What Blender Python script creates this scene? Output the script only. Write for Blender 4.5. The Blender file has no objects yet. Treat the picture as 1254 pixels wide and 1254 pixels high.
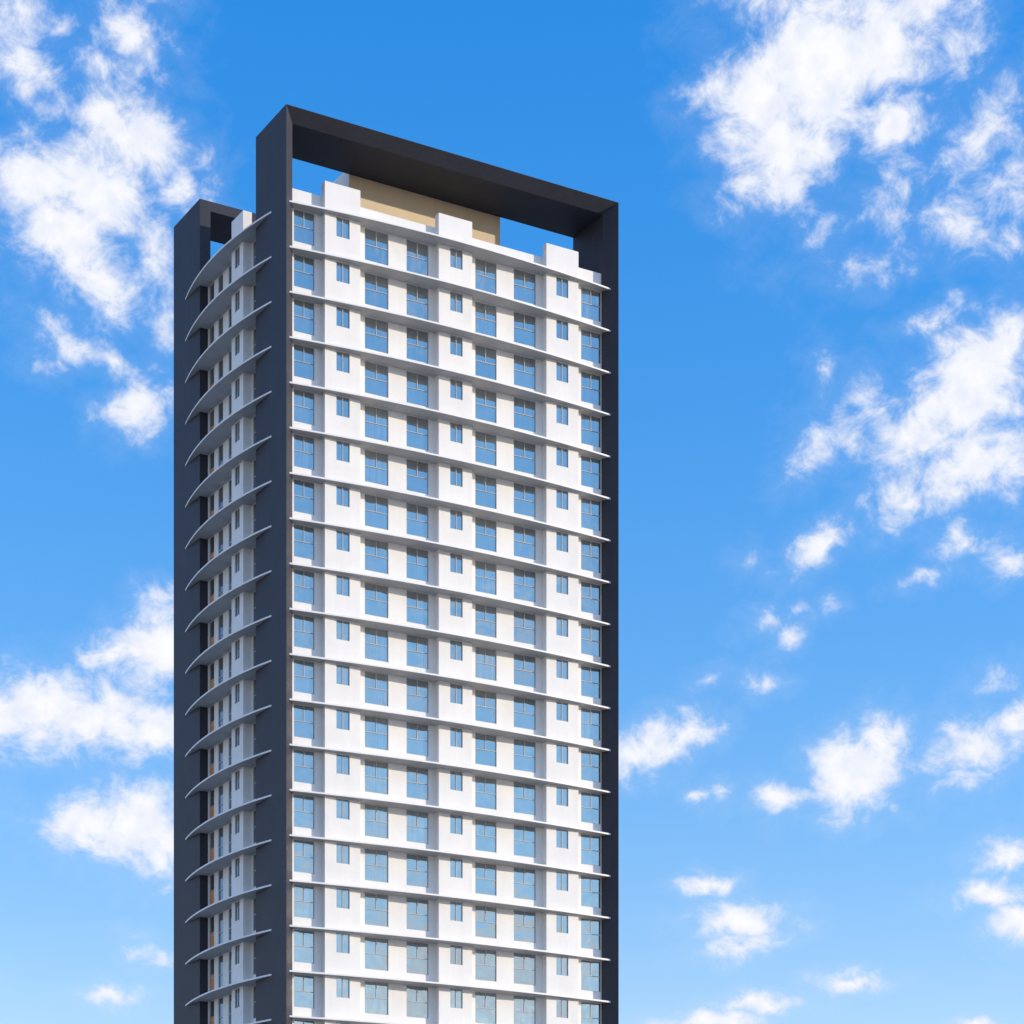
import bpy, bmesh, math, random
from mathutils import Vector, Matrix

random.seed(7)
sc = bpy.context.scene
col = sc.collection
R = math.radians

# ------------------------------------------------------------------ camera
CAM_YAW = 0.528                      # heading, radians east of the depth axis
CAM_H = 2.10
cam_d = bpy.data.cameras.new("camera")
cam = bpy.data.objects.new("camera", cam_d)
col.objects.link(cam)
cam.location = (-66.929, -144.339, CAM_H)
cam.rotation_euler = (R(90), 0, -CAM_YAW)
cam_d.sensor_width = 36.0
cam_d.lens = 2938.92 / 1254 * 36.0
cam_d.shift_y = (1702.87 - 627) / 1254
cam_d.clip_end = 20000
sc.camera = cam

# ------------------------------------------------------------------ sun and sky
SUN = Vector((1.5, -1.0, 0.34)).normalized()      # towards the sun
SUN_EL = math.asin(SUN.z)
SUN_AZ = math.atan2(SUN.x, SUN.y)
sun_d = bpy.data.lights.new("sun", 'SUN')
sun_d.energy = 2.5
sun_d.angle = R(0.53)
sun_d.color = (1.0, 0.86, 0.69)
sun = bpy.data.objects.new("sun", sun_d)
sun.rotation_euler = (-SUN).to_track_quat('-Z', 'Y').to_euler()
sun.location = (60, -60, 120)
col.objects.link(sun)

world = bpy.data.worlds.new("World")
sc.world = world
world.use_nodes = True
nt = world.node_tree
nt.nodes.clear()
N, L = nt.nodes, nt.links


def node(kind, **kw):
    n = N.new(kind)
    for k, v in kw.items():
        setattr(n, k, v)
    return n


def link(a, b):
    L.new(a, b)


def mth(op, a, b=None, c=None, clamp=False):
    n = node('ShaderNodeMath', operation=op, use_clamp=clamp)
    for i, v in enumerate((a, b, c)):
        if v is None:
            continue
        if isinstance(v, (int, float)):
            n.inputs[i].default_value = v
        else:
            link(v, n.inputs[i])
    return n.outputs[0]


sky = node('ShaderNodeTexSky', sky_type='NISHITA')
sky.sun_disc = False
sky.sun_elevation = SUN_EL
sky.sun_rotation = SUN_AZ
sky.altitude = 0
sky.air_density = 1.0
sky.dust_density = 0.0
sky.ozone_density = 2.5
SKY_STRENGTH = 0.15
sky_sat = node('ShaderNodeHueSaturation')
sky_sat.inputs['Saturation'].default_value = 1.25
sky_sat.inputs['Value'].default_value = 1.0
link(sky.outputs[0], sky_sat.inputs['Color'])
sky_tint = node('ShaderNodeMix', data_type='RGBA', blend_type='MULTIPLY')
sky_tint.inputs[0].default_value = 1.0
link(sky_sat.outputs[0], sky_tint.inputs[6])
sky_col = sky_tint.outputs[2]

# clouds: banks given by heading / elevation on the sky dome (degrees)
FBM_AMP, A_LO, A_HI = 1.75, .03, .90
tc = node('ShaderNodeTexCoord')
sep = node('ShaderNodeSeparateXYZ')
link(tc.outputs['Generated'], sep.inputs[0])
az = mth('MULTIPLY', mth('ARCTAN2', sep.outputs[0], sep.outputs[1]), 180 / math.pi)
el = mth('MULTIPLY', mth('ARCSINE', sep.outputs[2]), 180 / math.pi)
# clear tropical air: deep blue overhead, paler towards the horizon
air = node('ShaderNodeMapRange')
air.inputs['From Min'].default_value = 7
air.inputs['From Max'].default_value = 31
link(el, air.inputs['Value'])
grade = node('ShaderNodeMix', data_type='RGBA')
grade.inputs[6].default_value = (1.42, 1.01, 1.05, 1)
grade.inputs[7].default_value = (.43, 1.14, 1.52, 1)
link(air.outputs[0], grade.inputs[0])
link(grade.outputs[2], sky_tint.inputs[7])
comb = node('ShaderNodeCombineXYZ')
link(az, comb.inputs[0])
link(el, comb.inputs[1])
P = comb.outputs[0]


def sky_dir(px, py):
    """heading, elevation in degrees"""
    a = (px - 627) / 2938.92
    b = (1702.87 - py) / 2938.92
    return (math.degrees(CAM_YAW + math.atan(a)), math.degrees(math.atan2(b, math.hypot(1, a))))


CLOUDS = [
    # x, y, rx, ry, tilt, weight
    (10, 12, 55, 38, 0, .85), (35, 78, 50, 42, -35, .85), (160, 40, 55, 38, -35, .8), (205, 50, 24, 14, -30, .5),
    (130, 82, 60, 24, 5, .62), (75, 30, 30, 16, 20, .4), (205, 98, 32, 10, -20, .45),
    (130, 138, 55, 42, 0, 1.0), (165, 170, 70, 52, -10, 1.2), (80, 140, 55, 34, 0, .6), (45, 225, 85, 55, 10, 1.2),
    (110, 225, 100, 55, -20, 1.25), (75, 280, 100, 60, -35, 1.25), (130, 340, 60, 52, -50, 1.1), (225, 232, 42, 34, 10, .85),
    (190, 310, 34, 60, 0, .7), (200, 395, 32, 44, 30, .6), (245, 205, 26, 20, 50, .45),
    (90, 424, 76, 26, -18, .78), (140, 446, 48, 18, -25, .72), (70, 448, 26, 12, 0, .4),
    (172, 500, 58, 38, 15, .95), (150, 468, 20, 14, 0, .4),
    (195, 795, 75, 58, 25, 1.3), (140, 795, 55, 26, 20, .9), (200, 730, 34, 20, 10, .55),
    (55, 872, 100, 58, 4, 1.35), (130, 885, 95, 46, -5, 1.3), (195, 890, 60, 42, -10, 1.25), (0, 880, 60, 52, 0, 1.2),
    (110, 1010, 84, 36, 4, 1.15), (165, 1015, 85, 60, 0, 1.35), (205, 1035, 60, 50, 0, 1.25),
    (165, 1166, 20, 12, 0, 0.54), (200, 1172, 24, 12, 0, .65), (206, 1088, 16, 12, 0, 0.50), (160, 1145, 20, 8, 0, 0.36),
    (132, 1219, 52, 14, 0, .95),
    # right of the tower
    (1000, 85, 130, 88, 35, 1.45), (930, 125, 80, 70, 20, 1.3), (965, 185, 82, 66, 50, 1.25), (1070, 55, 110, 72, 15, 1.25),
    (918, 228, 48, 34, 10, .85), (972, 228, 34, 46, 10, .85), (1090, 145, 58, 38, 10, 1.0), (1170, 45, 46, 58, -20, .72),
    (1130, 10, 60, 36, 0, .9), (860, 120, 40, 24, 30, .7), (1140, 122, 26, 16, 60, .4),
    (1105, 228, 52, 38, 25, .58), (1200, 170, 36, 70, -40, .66), (1232, 230, 50, 42, 0, .72), (1180, 272, 62, 32, -20, .66),
    (1240, 295, 40, 28, 0, .62), (1150, 205, 40, 24, 30, .34),
    (1005, 277, 32, 14, 30, .45), (1060, 262, 26, 10, 30, .4), (1050, 325, 60, 16, 0, .34), (1100, 332, 44, 14, 15, .36),
    (1150, 392, 50, 14, 8, .5), (1190, 378, 26, 12, -20, .45),
    (1195, 468, 84, 74, 45, 1.4), (1228, 425, 44, 50, 30, 1.2), (1140, 500, 60, 42, 45, 1.1), (1110, 542, 60, 44, 0, .92),
    (1175, 572, 95, 46, 20, 1.1), (1108, 612, 42, 30, 50, .9), (1240, 560, 44, 52, 0, 1.0), (1062, 478, 24, 44, -20, .5),
    (1012, 535, 56, 32, 32, .74), (1010, 455, 16, 20, 0, .36), (1062, 620, 16, 26, 20, 0.36), (1090, 655, 18, 10, 0, 0.32),
    (1000, 672, 50, 27, 28, 1.05), (955, 697, 22, 8, 20, 0.38), (975, 708, 12, 8, 20, 0.36), (918, 688, 20, 12, 0, 0.31),
    (1195, 672, 70, 24, -18, .68), (1170, 655, 26, 32, -30, .72), (1130, 706, 32, 13, 20, .62), (1236, 688, 50, 20, -5, .7),
    (935, 762, 34, 14, 8, .52), (966, 780, 18, 26, -35, .6), (978, 750, 20, 10, 0, 0.41), (1015, 738, 12, 10, 0, 0.34),
    (868, 832, 22, 12, 10, 0.43), (940, 838, 32, 12, 5, 0.50),
    (790, 918, 64, 38, 20, 1.15), (842, 898, 40, 30, 15, .95), (884, 884, 12, 12, 0, 0.32),
    (886, 970, 18, 16, 30, 0.47), (855, 974, 16, 9, 0, 0.41), (960, 975, 60, 18, -4, .85), (930, 965, 24, 12, 0, 0.45),
    (1045, 945, 72, 54, 30, 1.35), (1078, 908, 44, 40, 30, 1.1), (1052, 972, 48, 26, 0, 1.05), (1090, 985, 20, 10, -30, 0.45),
    (1030, 1002, 50, 10, 0, .38),
    (1190, 918, 70, 46, 15, 1.0), (1242, 893, 36, 34, 20, .85), (1195, 952, 34, 22, 10, .75), (1215, 838, 40, 14, 10, .4),
    (1180, 845, 20, 14, 20, 0.34),
    (866, 1082, 46, 16, 0, 1.0), (908, 1126, 70, 26, 4, 1.15), (905, 1160, 58, 18, 10, 1.0), (990, 1134, 16, 8, 0, 0.36),
    (845, 1124, 20, 8, 0, 0.36),
    (1240, 1050, 52, 28, 0, 1.15), (1215, 1094, 62, 20, 0, 1.05), (1246, 1130, 48, 32, 10, 1.15),
    (1040, 1203, 54, 16, 0, 1.1), (930, 1230, 66, 16, 0, 1.1), (870, 1252, 80, 18, 0, 1.2), (1192, 1254, 34, 9, 0, .9),
    # beyond the photograph's edges
    (-110, 200, 120, 70, 10, 1.2), (-90, 60, 80, 40, 0, .8), (-120, 900, 120, 60, 0, 1.2), (1340, 80, 90, 50, 20, .8),
    (1330, 500, 90, 60, 20, 1.1), (1360, 930, 80, 40, 10, .9), (1340, 1110, 90, 36, 0, 1.1), (1000, -60, 140, 70, 20, 1.2),
    (150, -60, 90, 50, 0, .9), (-140, 1180, 100, 24, 0, 1.1),
]

warp = node('ShaderNodeTexNoise', noise_dimensions='2D')
warp.inputs['Scale'].default_value = 1.5
warp.inputs['Detail'].default_value = 4
warp.inputs['Roughness'].default_value = .55
link(P, warp.inputs['Vector'])
wsub = node('ShaderNodeVectorMath', operation='SUBTRACT')
wsub.inputs[1].default_value = (.5, .5, .5)
link(warp.outputs['Color'], wsub.inputs[0])
wsc = node('ShaderNodeVectorMath', operation='MULTIPLY')
wsc.inputs[1].default_value = (.60, .55, 0)
link(wsub.outputs[0], wsc.inputs[0])
wadd = node('ShaderNodeVectorMath', operation='ADD')
link(P, wadd.inputs[0])
link(wsc.outputs[0], wadd.inputs[1])
wsep = node('ShaderNodeSeparateXYZ')
link(wadd.outputs[0], wsep.inputs[0])

fb = node('ShaderNodeTexNoise', noise_dimensions='2D')
fb.inputs['Scale'].default_value = 1.05
fb.inputs['Detail'].default_value = 9
fb.inputs['Roughness'].default_value = .64
fb.inputs['Lacunarity'].default_value = 2.1
fb.inputs['Distortion'].default_value = .25
frot = node('ShaderNodeMapping')
frot.inputs['Rotation'].default_value = (0, 0, R(-38))
frot.inputs['Scale'].default_value = (.86, 1.12, 1)
link(P, frot.inputs['Vector'])
link(frot.outputs[0], fb.inputs['Vector'])
fbm = mth('MULTIPLY', mth('SUBTRACT', fb.outputs[0], .5), FBM_AMP)
# soft grey hollows inside the thick parts
bn = node('ShaderNodeTexNoise', noise_dimensions='2D')
bn.inputs['Scale'].default_value = 1.7
bn.inputs['Detail'].default_value = 4
link(P, bn.inputs['Vector'])
billow = mth('MULTIPLY_ADD', bn.outputs[0], 2.6, -.55, clamp=True)
PXD = 1 / 48.0                          # pixels of the photograph to degrees of sky, about


def cloud_bank(blobs):
    """Background of the sky with these clouds in it.  The running maximum travels in the vector's z (divided
    away in each Mapping), which keeps the evaluation strictly one bank after the other."""
    acc = mth('SUBTRACT', mth('MULTIPLY', wsep.outputs[2], 0.0), 3.0)
    for (cx_, cy_, rx_, ry_, t_, w_) in blobs:
        cv = node('ShaderNodeCombineXYZ')
        link(wsep.outputs[0], cv.inputs[0])
        link(wsep.outputs[1], cv.inputs[1])
        link(acc, cv.inputs[2])
        a_, e_ = sky_dir(cx_, cy_)
        mp = node('ShaderNodeMapping', vector_type='TEXTURE')
        mp.inputs['Location'].default_value = (a_, e_, 0)
        mp.inputs['Rotation'].default_value = (0, 0, R(t_))
        mp.inputs['Scale'].default_value = (rx_ * PXD / w_, ry_ * PXD / w_, 1e6)
        link(cv.outputs[0], mp.inputs['Vector'])
        ln = node('ShaderNodeVectorMath', operation='LENGTH')
        link(mp.outputs[0], ln.inputs[0])
        v = mth('SUBTRACT', w_, ln.outputs['Value'])      # w*(1 - distance/radius)
        n = node('ShaderNodeMath', operation='SMOOTH_MAX')
        link(acc, n.inputs[0])
        link(v, n.inputs[1])
        n.inputs[2].default_value = .12
        acc = n.outputs[0]
    dens = mth('ADD', mth('MINIMUM', acc, 1.15), fbm)
    mr = node('ShaderNodeMapRange', interpolation_type='SMOOTHSTEP')
    mr.inputs['From Min'].default_value = A_LO
    mr.inputs['From Max'].default_value = A_HI
    link(dens, mr.inputs['Value'])
    # thick parts are white, thin veils a little bluer
    core = node('ShaderNodeMapRange', interpolation_type='SMOOTHSTEP')
    core.inputs['From Min'].default_value = .3
    core.inputs['From Max'].default_value = 1.25
    link(dens, core.inputs['Value'])
    ccol = node('ShaderNodeMix', data_type='RGBA')
    ccol.inputs[6].default_value = (3.15, 3.32, 3.80, 1)
    ccol.inputs[7].default_value = (3.88, 3.88, 3.94, 1)
    link(mth('MULTIPLY', core.outputs[0], billow), ccol.inputs[0])
    mixc = node('ShaderNodeMix', data_type='RGBA')
    veil = node('ShaderNodeMapRange', interpolation_type='SMOOTHSTEP')      # thin haze round each bank
    veil.inputs['From Min'].default_value = -.65
    veil.inputs['From Max'].default_value = .35
    veil.inputs['To Max'].default_value = .09
    link(dens, veil.inputs['Value'])
    link(mth('MULTIPLY_ADD', mr.outputs[0], .89, veil.outputs[0]), mixc.inputs[0])
    link(sky_col, mixc.inputs[6])
    link(ccol.outputs[2], mixc.inputs[7])
    b = node('ShaderNodeBackground')
    b.inputs['Strength'].default_value = SKY_STRENGTH
    link(mixc.outputs[2], b.inputs['Color'])
    return b.outputs[0]


def pick(fac, a, b):
    n = node('ShaderNodeMixShader')
    link(fac, n.inputs[0])
    link(a, n.inputs[1])
    link(b, n.inputs[2])
    return n.outputs[0]


# the banks are looked up quarter by quarter of the sky (seams fall in clear air)
AZ_MID = sky_dir(480, 700)[0]
EL_MID = sky_dir(700, 722)[1]
left_hi = [c for c in CLOUDS if c[0] < 480 and c[1] < 690]
left_lo = [c for c in CLOUDS if c[0] < 480 and c[1] >= 560]
right_hi = [c for c in CLOUDS if c[0] >= 480 and c[1] < 790]
right_lo = [c for c in CLOUDS if c[0] >= 480 and c[1] > 655]
is_right = mth('GREATER_THAN', az, AZ_MID)
is_high = mth('GREATER_THAN', el, EL_MID)
is_high_l = mth('GREATER_THAN', el, sky_dir(100, 620)[1])
cloudy = pick(is_right, pick(is_high_l, cloud_bank(left_lo), cloud_bank(left_hi)),
              pick(is_high, cloud_bank(right_lo), cloud_bank(right_hi)))
# the rest of the sky dome: scattered thin cloud (seen in the window glass)
fz = node('ShaderNodeTexNoise', noise_dimensions='2D')
fz.inputs['Scale'].default_value = .16
fz.inputs['Detail'].default_value = 6
fz.inputs['Roughness'].default_value = .6
link(P, fz.inputs['Vector'])
fm = node('ShaderNodeMapRange', interpolation_type='SMOOTHSTEP')
fm.inputs['From Min'].default_value = .50
fm.inputs['From Max'].default_value = .72
link(fz.outputs[0], fm.inputs['Value'])
far_mix = node('ShaderNodeMix', data_type='RGBA')
away = node('ShaderNodeMapRange', interpolation_type='SMOOTHSTEP')      # haze added away from the view heading, to brighten the window reflections
away.inputs['From Min'].default_value = 20
away.inputs['From Max'].default_value = 75
link(mth('ABSOLUTE', mth('SUBTRACT', az, sky_dir(627, 627)[0])), away.inputs['Value'])
link(mth('MULTIPLY', mth('MULTIPLY_ADD', fm.outputs[0], .55, .17),
         mth('MULTIPLY', mth('GREATER_THAN', el, 0), away.outputs[0])), far_mix.inputs[0])
link(sky_col, far_mix.inputs[6])
far_mix.inputs[7].default_value = (3.3, 3.4, 3.7, 1)
bg = node('ShaderNodeBackground')
bg.inputs['Strength'].default_value = SKY_STRENGTH
link(far_mix.outputs[2], bg.inputs['Color'])
centre = sky_dir(627, 627)
near = mth('MULTIPLY', mth('COMPARE', az, centre[0], 18.5), mth('COMPARE', el, centre[1], 17.0))
wo = node('ShaderNodeOutputWorld')
link(pick(near, bg.outputs[0], cloudy), wo.inputs['Surface'])
world.cycles.sampling_method = 'MANUAL'
world.cycles.sample_map_resolution = 512

sc.view_settings.view_transform = 'Standard'
sc.view_settings.look = 'None'
sc.view_settings.exposure = 0.78
sc.view_settings.gamma = 1.0
sc.cycles.use_denoising = True
sc.cycles.max_bounces = 8
sc.cycles.diffuse_bounces = 5


# ------------------------------------------------------------------ materials
def principled(name):
    m = bpy.data.materials.new(name)
    m.use_nodes = True
    return m, m.node_tree, m.node_tree.nodes['Principled BSDF']


def mnode(t, kind, **kw):
    n = t.nodes.new(kind)
    for k, v in kw.items():
        setattr(n, k, v)
    return n


def painted(name, c1, c2, rough, bump=.02, streak=.25, spec=.3):
    """plaster / painted render: faint mottling, faint vertical rain streaks, fine bump"""
    m, t, b = principled(name)
    geo = mnode(t, 'ShaderNodeNewGeometry')
    n1 = mnode(t, 'ShaderNodeTexNoise')
    n1.inputs['Scale'].default_value = .55
    n1.inputs['Detail'].default_value = 6
    t.links.new(geo.outputs['Position'], n1.inputs['Vector'])
    mp = mnode(t, 'ShaderNodeMapping')
    mp.inputs['Scale'].default_value = (3.2, 3.2, .22)
    t.links.new(geo.outputs['Position'], mp.inputs['Vector'])
    n2 = mnode(t, 'ShaderNodeTexNoise')
    n2.inputs['Scale'].default_value = 1.0
    n2.inputs['Detail'].default_value = 5
    t.links.new(mp.outputs[0], n2.inputs['Vector'])
    add = mnode(t, 'ShaderNodeMix', data_type='FLOAT')
    add.inputs[0].default_value = streak
    t.links.new(n1.outputs[0], add.inputs[2])
    t.links.new(n2.outputs[0], add.inputs[3])
    mr_ = mnode(t, 'ShaderNodeMapRange')
    mr_.inputs['From Min'].default_value = .3
    mr_.inputs['From Max'].default_value = .7
    t.links.new(add.outputs[0], mr_.inputs['Value'])
    mx = mnode(t, 'ShaderNodeMix', data_type='RGBA')
    mx.inputs[6].default_value = (*c1, 1)
    mx.inputs[7].default_value = (*c2, 1)
    t.links.new(mr_.outputs[0], mx.inputs[0])
    t.links.new(mx.outputs[2], b.inputs['Base Color'])
    b.inputs['Roughness'].default_value = rough
    b.inputs['Specular IOR Level'].default_value = spec
    n3 = mnode(t, 'ShaderNodeTexNoise')
    n3.inputs['Scale'].default_value = 14
    n3.inputs['Detail'].default_value = 4
    t.links.new(geo.outputs['Position'], n3.inputs['Vector'])
    bp = mnode(t, 'ShaderNodeBump')
    bp.inputs['Strength'].default_value = .25
    bp.inputs['Distance'].default_value = bump
    t.links.new(n3.outputs[0], bp.inputs['Height'])
    t.links.new(bp.outputs[0], b.inputs['Normal'])
    return m


M_WHITE = painted("white_render", (.745, .735, .705), (.835, .82, .785), .7, .02, .3)
M_LEDGE = painted("white_ledge_paint", (.80, .795, .78), (.88, .873, .855), .6, .02, .4)
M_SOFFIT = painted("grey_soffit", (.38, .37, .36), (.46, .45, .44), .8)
M_NAVY = painted("navy_cladding", (.040, .042, .054), (.053, .054, .067), .55, .012, .5, .14)
M_TAN = painted("tan_render", (.64, .515, .345), (.70, .57, .39), .75)
M_ROOF = painted("roof_screed", (.32, .32, .31), (.42, .41, .40), .85)
M_FRAME = painted("aluminium_frame", (.40, .395, .385), (.47, .465, .455), .4, .002, .2, .5)
M_ORANGE = painted("orange_timber", (.62, .22, .045), (.72, .29, .07), .5, .004, .8)


def glass(name, tint, body, refl):
    m, t, b = principled(name)
    out = t.nodes['Material Output']
    info = mnode(t, 'ShaderNodeObjectInfo')
    tcg = mnode(t, 'ShaderNodeTexCoord')
    # slight pane-to-pane unevenness of the reflection
    geo = mnode(t, 'ShaderNodeNewGeometry')
    nz = mnode(t, 'ShaderNodeTexNoise')
    nz.inputs['Scale'].default_value = .9
    nz.inputs['Detail'].default_value = 1.5
    t.links.new(geo.outputs['Position'], nz.inputs['Vector'])
    bp = mnode(t, 'ShaderNodeBump')
    bp.inputs['Strength'].default_value = .35
    bp.inputs['Distance'].default_value = .05
    t.links.new(nz.outputs[0], bp.inputs['Height'])
    # curtains behind the glass: soft vertical folds, different in every flat
    mp = mnode(t, 'ShaderNodeMapping')
    mp.inputs['Scale'].default_value = (9, 1, .15)
    t.links.new(tcg.outputs['Object'], mp.inputs['Vector'])
    cb = mnode(t, 'ShaderNodeCombineXYZ')
    ml = mnode(t, 'ShaderNodeMath', operation='MULTIPLY')
    ml.inputs[1].default_value = 57.0
    t.links.new(info.outputs['Random'], ml.inputs[0])
    t.links.new(ml.outputs[0], cb.inputs[0])
    t.links.new(cb.outputs[0], mp.inputs['Location'])
    fz = mnode(t, 'ShaderNodeTexNoise')
    fz.inputs['Scale'].default_value = 1
    fz.inputs['Detail'].default_value = 3
    t.links.new(mp.outputs[0], fz.inputs['Vector'])
    mr_ = mnode(t, 'ShaderNodeMapRange')
    mr_.inputs['From Min'].default_value = .35
    mr_.inputs['From Max'].default_value = .7
    t.links.new(fz.outputs[0], mr_.inputs['Value'])
    mu = mnode(t, 'ShaderNodeMath', operation='MULTIPLY')
    t.links.new(mr_.outputs[0], mu.inputs[0])
    t.links.new(info.outputs['Random'], mu.inputs[1])
    mx = mnode(t, 'ShaderNodeMix', data_type='RGBA')
    mx.inputs[6].default_value = (*body[0], 1)
    mx.inputs[7].default_value = (*body[1], 1)
    t.links.new(mu.outputs[0], mx.inputs[0])
    t.links.new(mx.outputs[2], b.inputs['Base Color'])
    b.inputs['Roughness'].default_value = .5
    b.inputs['Specular IOR Level'].default_value = 0
    gl = mnode(t, 'ShaderNodeBsdfGlossy')
    gl.inputs['Color'].default_value = (*tint, 1)
    gl.inputs['Roughness'].default_value = .02
    t.links.new(bp.outputs[0], gl.inputs['Normal'])
    ms = mnode(t, 'ShaderNodeMixShader')
    ms.inputs[0].default_value = refl
    t.links.new(b.outputs[0], ms.inputs[1])
    t.links.new(gl.outputs[0], ms.inputs[2])
    t.links.new(ms.outputs[0], out.inputs['Surface'])
    return m


M_GLASS = glass("blue_reflective_glass", (.80, .79, .70), ((.028, .07, .12), (.22, .29, .35)), .58)
M_GLASS_SIDE = glass("grey_window_glass", (.6, .68, .75), ((.08, .082, .085), (.28, .265, .24)), .30)


def ground_mat():
    m, t, b = principled("ground_paving")
    geo = mnode(t, 'ShaderNodeNewGeometry')
    n1 = mnode(t, 'ShaderNodeTexNoise')
    n1.inputs['Scale'].default_value = .02
    n1.inputs['Detail'].default_value = 8
    t.links.new(geo.outputs['Position'], n1.inputs['Vector'])
    cr = mnode(t, 'ShaderNodeValToRGB')
    cr.color_ramp.elements[0].position = .35
    cr.color_ramp.elements[0].color = (.26, .24, .205, 1)
    cr.color_ramp.elements[1].position = .7
    cr.color_ramp.elements[1].color = (.42, .385, .33, 1)
    t.links.new(n1.outputs[0], cr.inputs[0])
    t.links.new(cr.outputs[0], b.inputs['Base Color'])
    b.inputs['Roughness'].default_value = .9
    return m


# ------------------------------------------------------------------ mesh helpers
class MB:
    def __init__(self):
        self.v, self.f = [], []

    def quad(self, a, b, c, d):
        i = len(self.v)
        self.v += [tuple(a), tuple(b), tuple(c), tuple(d)]
        self.f.append((i, i + 1, i + 2, i + 3))

    def box(self, x0, x1, y0, y1, z0, z1):
        i = len(self.v)
        self.v += [(x0, y0, z0), (x1, y0, z0), (x1, y1, z0), (x0, y1, z0),
                   (x0, y0, z1), (x1, y0, z1), (x1, y1, z1), (x0, y1, z1)]
        for q in ((0, 3, 2, 1), (4, 5, 6, 7), (0, 1, 5, 4), (1, 2, 6, 5), (2, 3, 7, 6), (3, 0, 4, 7)):
            self.f.append(tuple(i + k for k in q))

    def prism(self, pts, z0, z1):
        i, n = len(self.v), len(pts)
        self.v += [(x, y, z0) for x, y in pts] + [(x, y, z1) for x, y in pts]
        self.f.append(tuple(i + k for k in range(n))[::-1])
        self.f.append(tuple(i + n + k for k in range(n)))
        for k in range(n):
            j = (k + 1) % n
            self.f.append((i + k, i + j, i + n + j, i + n + k))

    def facade(self, to3, s0, s1, z0, z1, holes, depth):
        """wall sheet in (s, z) with openings and their reveals; to3(s, t, z), t = depth into the wall"""
        ss = sorted({s0, s1, *[h[0] for h in holes], *[h[1] for h in holes]})
        zs = sorted({z0, z1, *[h[2] for h in holes], *[h[3] for h in holes]})
        hs = set(holes)
        for a, b in zip(ss, ss[1:]):
            cand = [h for h in hs if h[0] < (a + b) / 2 < h[1]]
            for c, d in zip(zs, zs[1:]):
                if any(h[2] < (c + d) / 2 < h[3] for h in cand):
                    continue
                self.quad(to3(a, 0, c), to3(b, 0, c), to3(b, 0, d), to3(a, 0, d))
        for (a, b, c, d) in holes:
            for (p, q) in (((a, c), (b, c)), ((b, c), (b, d)), ((b, d), (a, d)), ((a, d), (a, c))):
                self.quad(to3(p[0], 0, p[1]), to3(p[0], depth, p[1]), to3(q[0], depth, q[1]), to3(q[0], 0, q[1]))

    def mesh(self, name, mat, weld=True, bevel=0):
        me = bpy.data.meshes.new(name)
        me.from_pydata(self.v, [], self.f)
        bm = bmesh.new()
        bm.from_mesh(me)
        if weld:
            bmesh.ops.remove_doubles(bm, verts=bm.verts, dist=1e-4)
        bmesh.ops.recalc_face_normals(bm, faces=bm.faces)
        if bevel:
            bmesh.ops.bevel(bm, geom=[e for e in bm.edges if e.is_manifold and e.calc_face_angle() > .6],
                            offset=bevel, segments=1, affect='EDGES')
        bm.to_mesh(me)
        bm.free()
        me.materials.append(mat)
        return me

    def build(self, name, mat, parent=None, **kw):
        return put(name, self.mesh(name, mat, **kw), parent)


def put(name, me, parent=None, loc=(0, 0, 0), rz=0):
    o = bpy.data.objects.new(name, me)
    col.objects.link(o)
    o.parent = parent
    o.location = loc
    o.rotation_euler = (0, 0, rz)
    return o


# ------------------------------------------------------------------ ground
g = MB()
g.quad((-6000, -6000, 0), (6000, -6000, 0), (6000, 6000, 0), (-6000, 6000, 0))
ground = g.build("ground", ground_mat())
ground['kind'] = 'structure'

# ------------------------------------------------------------------ the tower
W, D = 26.08, 19.43
H = 84.92 + CAM_H
ZT = 78.86 + CAM_H                     # top of the topmost ledge
FL = 3.0
TH = .12                               # ledge thickness
SIDE, TOP, BEV = .82, .71, .80         # frame member widths and splay depth
Y1, Y2 = 4.87, 14.56                   # front frame ends / rear frame begins
YW, YB = 1.0, .5                       # recessed wall, bay face
XL, XB = .62, .0                       # the same on the narrow side
NW = 19                                # storeys in sight
NALL = 27
PAR = 1.18
CAP = 2.0

tower = bpy.data.objects.new("apartment_tower", None)
col.objects.link(tower)
tower['label'] = "white high-rise apartment tower with dark navy portal frames and curved white ledges"
tower['category'] = "building"


def portal(flip, label):
    m = MB()
    fy = (lambda y: D - y) if flip else (lambda y: y)
    lip = .03
    out = [(0, 0), (0, H), (W, H), (W, 0)]
    inn = [(SIDE, 0), (SIDE, H - TOP), (W - SIDE, H - TOP), (W - SIDE, 0)]
    lipp = [(lip, 0), (lip, H - lip), (W - lip, H - lip), (W - lip, 0)]
    rings = [(out, 0), (lipp, 0), (inn, BEV), (inn, Y1), (out, Y1)]
    n = len(rings)
    for k in range(n):
        (ra, ya), (rb, yb) = rings[k], rings[(k + 1) % n]
        for j in range(3):
            m.quad((ra[j][0], fy(ya), ra[j][1]), (ra[j + 1][0], fy(ya), ra[j + 1][1]),
                   (rb[j + 1][0], fy(yb), rb[j + 1][1]), (rb[j][0], fy(yb), rb[j][1]))
    o = m.build("portal_frame", M_NAVY, tower)
    o['label'] = label
    return o


portal(False, "dark navy portal frame round the wide face, with splayed front edges")
portal(True, "dark navy portal frame at the rear of the tower")

# --- ledges
def arc(a, b, base, sag, n=40):
    c = (b - a) / 2
    rad = (c * c + sag * sag) / (2 * sag)
    mid = (a + b) / 2
    res = []
    for i in range(n + 1):
        s = a + (b - a) * i / n
        res.append((s, base - (math.sqrt(rad * rad - (s - mid) ** 2) - (rad - sag))))
    return res


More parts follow.
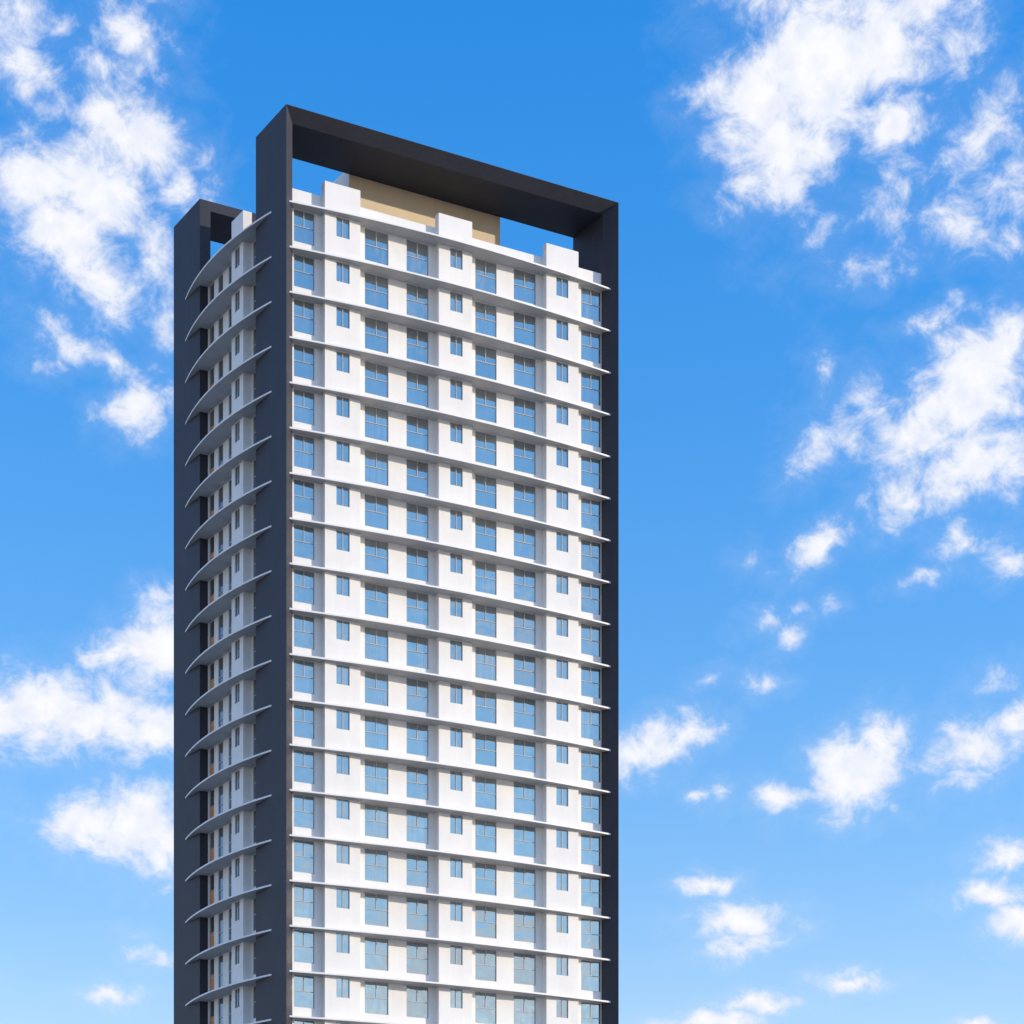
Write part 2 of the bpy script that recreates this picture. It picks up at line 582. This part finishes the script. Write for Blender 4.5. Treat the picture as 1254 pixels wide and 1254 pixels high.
front_pts = arc(.42, W - .42, .40, .80) + [(W - .76, .82), (W - SIDE - .02, YW + .05), (SIDE + .02, YW + .05), (.76, .82)]
side_arc = [(x, y) for y, x in arc(2.26, 17.34, .02, .87)]
side_pts = side_arc + [(.06, 17.2), (.06, Y2 + .02), (XL + .05, Y2 + .02), (XL + .05, Y1 - .02), (.06, Y1 - .02), (.06, 2.4)]
m = MB(); m.prism(front_pts, -TH, 0)
front_ledge = m.mesh("ledge", M_LEDGE, bevel=.012)
m = MB(); m.prism(side_pts, -TH, 0)
side_ledge = m.mesh("ledge", M_LEDGE, bevel=.012)
m = MB(); m.prism([(W - x, y) for x, y in side_pts], -TH, 0)
far_ledge = m.mesh("ledge", M_LEDGE, bevel=.012)
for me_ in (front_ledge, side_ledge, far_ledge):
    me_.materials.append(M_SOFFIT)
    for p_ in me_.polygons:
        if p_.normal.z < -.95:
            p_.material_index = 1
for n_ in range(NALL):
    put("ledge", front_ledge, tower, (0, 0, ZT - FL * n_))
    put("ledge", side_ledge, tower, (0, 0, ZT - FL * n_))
m = MB()
for n_ in range(NALL):
    m.prism([(W - x, y) for x, y in side_pts], ZT - FL * n_ - TH, ZT - FL * n_)
far = m.build("ledge", M_LEDGE, tower)
far['kind'] = 'stuff'

# --- openings
big = [(1.02, 2.54), (6.30, 8.10), (9.49, 11.20), (W - 11.20, W - 9.49), (W - 8.10, W - 6.30), (W - 2.54, W - .84)]
bays = [(3.07, 5.72), (11.73, 14.36), (W - 5.72, W - 3.07)]
small = [(3.92, 4.91), (12.62, 13.60), (W - 4.91, W - 3.92)]
ZB0, ZB1 = .69, FL - TH - .012         # tall openings, measured from the ledge below
ZS0, ZS1 = 1.50, FL - TH - .05
base = lambda k: ZT - FL * (k + 1)

holes = [(a, b, base(k) + ZB0, base(k) + ZB1) for k in range(NW) for (a, b) in big]
m = MB()
m.facade(lambda s, t, z: (s, YW + t, z), SIDE, W - SIDE, 0, ZT, holes, .16)
m.build("wall", M_WHITE, tower)

for (x0, x1), (s0, s1) in zip(bays, small):
    m = MB()
    hs = [(s0, s1, base(k) + ZS0, base(k) + ZS1) for k in range(NW)]
    m.facade(lambda s, t, z: (s, YB + t, z), x0, x1, 0, ZT + CAP, hs, .12)
    yb = YW + .02
    for x in (x0, x1):
        m.quad((x, YB, 0), (x, yb, 0), (x, yb, ZT + CAP), (x, YB, ZT + CAP))
    m.quad((x0, YB, ZT + CAP), (x1, YB, ZT + CAP), (x1, yb, ZT + CAP), (x0, yb, ZT + CAP))
    m.quad((x0, yb, 0), (x1, yb, 0), (x1, yb, ZT + CAP), (x0, yb, ZT + CAP))
    m.build("bay", M_WHITE, tower)

# narrow side: openings as (near y, far y)
tall = [(5.25, 6.72), (9.75, 10.88), (11.86, 12.70), (13.44, 14.30)]
sbay = (6.95, 8.92)
ssm = (7.56, 8.36)
ZL0 = .12
SILL = [.62, ZL0, ZL0, ZL0]
holes = [(a, b, base(k) + q, base(k) + ZB1) for k in range(NW) for (a, b), q in zip(tall, SILL)]
m = MB()
m.facade(lambda s, t, z: (XL + t, s, z), Y1, Y2, 0, ZT, holes, .14)
m.build("wall", M_WHITE, tower)
m = MB()
hs = [(ssm[0], ssm[1], base(k) + ZS0, base(k) + ZS1) for k in range(NW)]
m.facade(lambda s, t, z: (XB - .012 + t, s, z), sbay[0], sbay[1], 0, ZT + CAP, hs, .12)
xb = XL + .02
for y in sbay:
    m.quad((XB - .012, y, 0), (xb, y, 0), (xb, y, ZT + CAP), (XB - .012, y, ZT + CAP))
m.quad((XB - .012, sbay[0], ZT + CAP), (xb, sbay[0], ZT + CAP), (xb, sbay[1], ZT + CAP), (XB - .012, sbay[1], ZT + CAP))
m.quad((xb, sbay[0], 0), (xb, sbay[1], 0), (xb, sbay[1], ZT + CAP), (xb, sbay[0], ZT + CAP))
m.build("bay", M_WHITE, tower)

# far narrow side and rear, plain
m = MB()
m.quad((W - XL, Y1, 0), (W - XL, Y2, 0), (W - XL, Y2, ZT), (W - XL, Y1, ZT))
m.quad((SIDE, D - YW, 0), (W - SIDE, D - YW, 0), (W - SIDE, D - YW, ZT), (SIDE, D - YW, ZT))
m.build("wall", M_WHITE, tower)
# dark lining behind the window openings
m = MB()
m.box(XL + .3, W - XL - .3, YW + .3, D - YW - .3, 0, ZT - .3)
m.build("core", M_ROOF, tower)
m = MB()
m.box(XL + .06, W - XL - .06, YW + .06, D - YW - .06, ZT - .2, ZT - .015)
m.build("roof", M_ROOF, tower)
m = MB()
m.box(SIDE + .003, W - SIDE - .003, YW, YW + .24, ZT - .01, ZT + PAR)
m.build("parapet", M_WHITE, tower, bevel=.015)
m = MB()
m.box(7.08, 19.10, Y1 + .09, 9.4, ZT - .01, H - .12)
ph = m.build("penthouse", M_WHITE, tower)
m = MB()
m.box(7.06, 19.12, Y1 + .03, Y1 + .088, ZT - .01, H - .12)
pp = m.build("cladding", M_TAN, ph)
pp['label'] = "tan wall of the plant room behind the roof parapet"


# --- windows
def frame_mesh(w, h, kind, mat):
    m = MB()
    f, d0, d1 = .036, .035, .115
    m.box(0, f, d0, d1, 0, h)
    m.box(w - f, w, d0, d1, 0, h)
    m.box(f, w - f, d0, d1, 0, f)
    m.box(f, w - f, d0, d1, h - f, h)
    if kind == 'big':
        z = h * .5
        m.box(f, w - f, d0 + .004, d1, z - .024, z + .024)
        m.box(w / 2 - .028, w / 2 + .028, d0 + .008, d1, z + .024, h - f)
    elif kind == 'small':
        m.box(w / 2 - .03, w / 2 + .03, d0 + .006, d1, f, h - f)
    elif kind == 'tall':
        z = h * .5
        m.box(f, w - f, d0 + .004, d1, z - .03, z + .03)
    return m.mesh("window", mat)


def pane_mesh(w, h, gm):
    m = MB()
    m.box(.03, w - .03, .085, .097, .03, h - .03)
    return m.mesh("pane", gm)


_cache = {}


def window(name, w, h, kind, gm, loc, rz=0):
    key = (name, round(w, 3), round(h, 3), gm.name)
    if key not in _cache:
        _cache[key] = (frame_mesh(w, h, kind, M_FRAME), pane_mesh(w, h, gm))
    a, b = _cache[key]
    o = put(name, a, tower, loc, rz)
    put("pane", b, o)
    return o


m = MB(); m.box(0, .70, .050, .083, .047, 1.62)
orange = m.mesh("panel", M_ORANGE)
for k in range(NW):
    z = base(k)
    for (a, b) in big:
        if k == NW - 1 and a > 25:
            continue
        window("window", b - a, ZB1 - ZB0, 'big', M_GLASS, (a, YW, z + ZB0))
    for (a, b) in small:
        window("narrow_window", b - a, ZS1 - ZS0, 'small', M_GLASS, (a, YB, z + ZS0))
    window("narrow_window", ssm[1] - ssm[0], ZS1 - ZS0, 'small', M_GLASS_SIDE, (XB - .012, ssm[1], z + ZS0), R(-90))
    for i, (a, b) in enumerate(tall):
        o = window("tall_window", b - a, ZB1 - SILL[i], 'tall', M_GLASS_SIDE, (XL, b, z + SILL[i]), R(-90))
        if i == 3:
            put("panel", orange, o, (.10, 0, 0))["label"] = "orange panel across the lower half of the window"
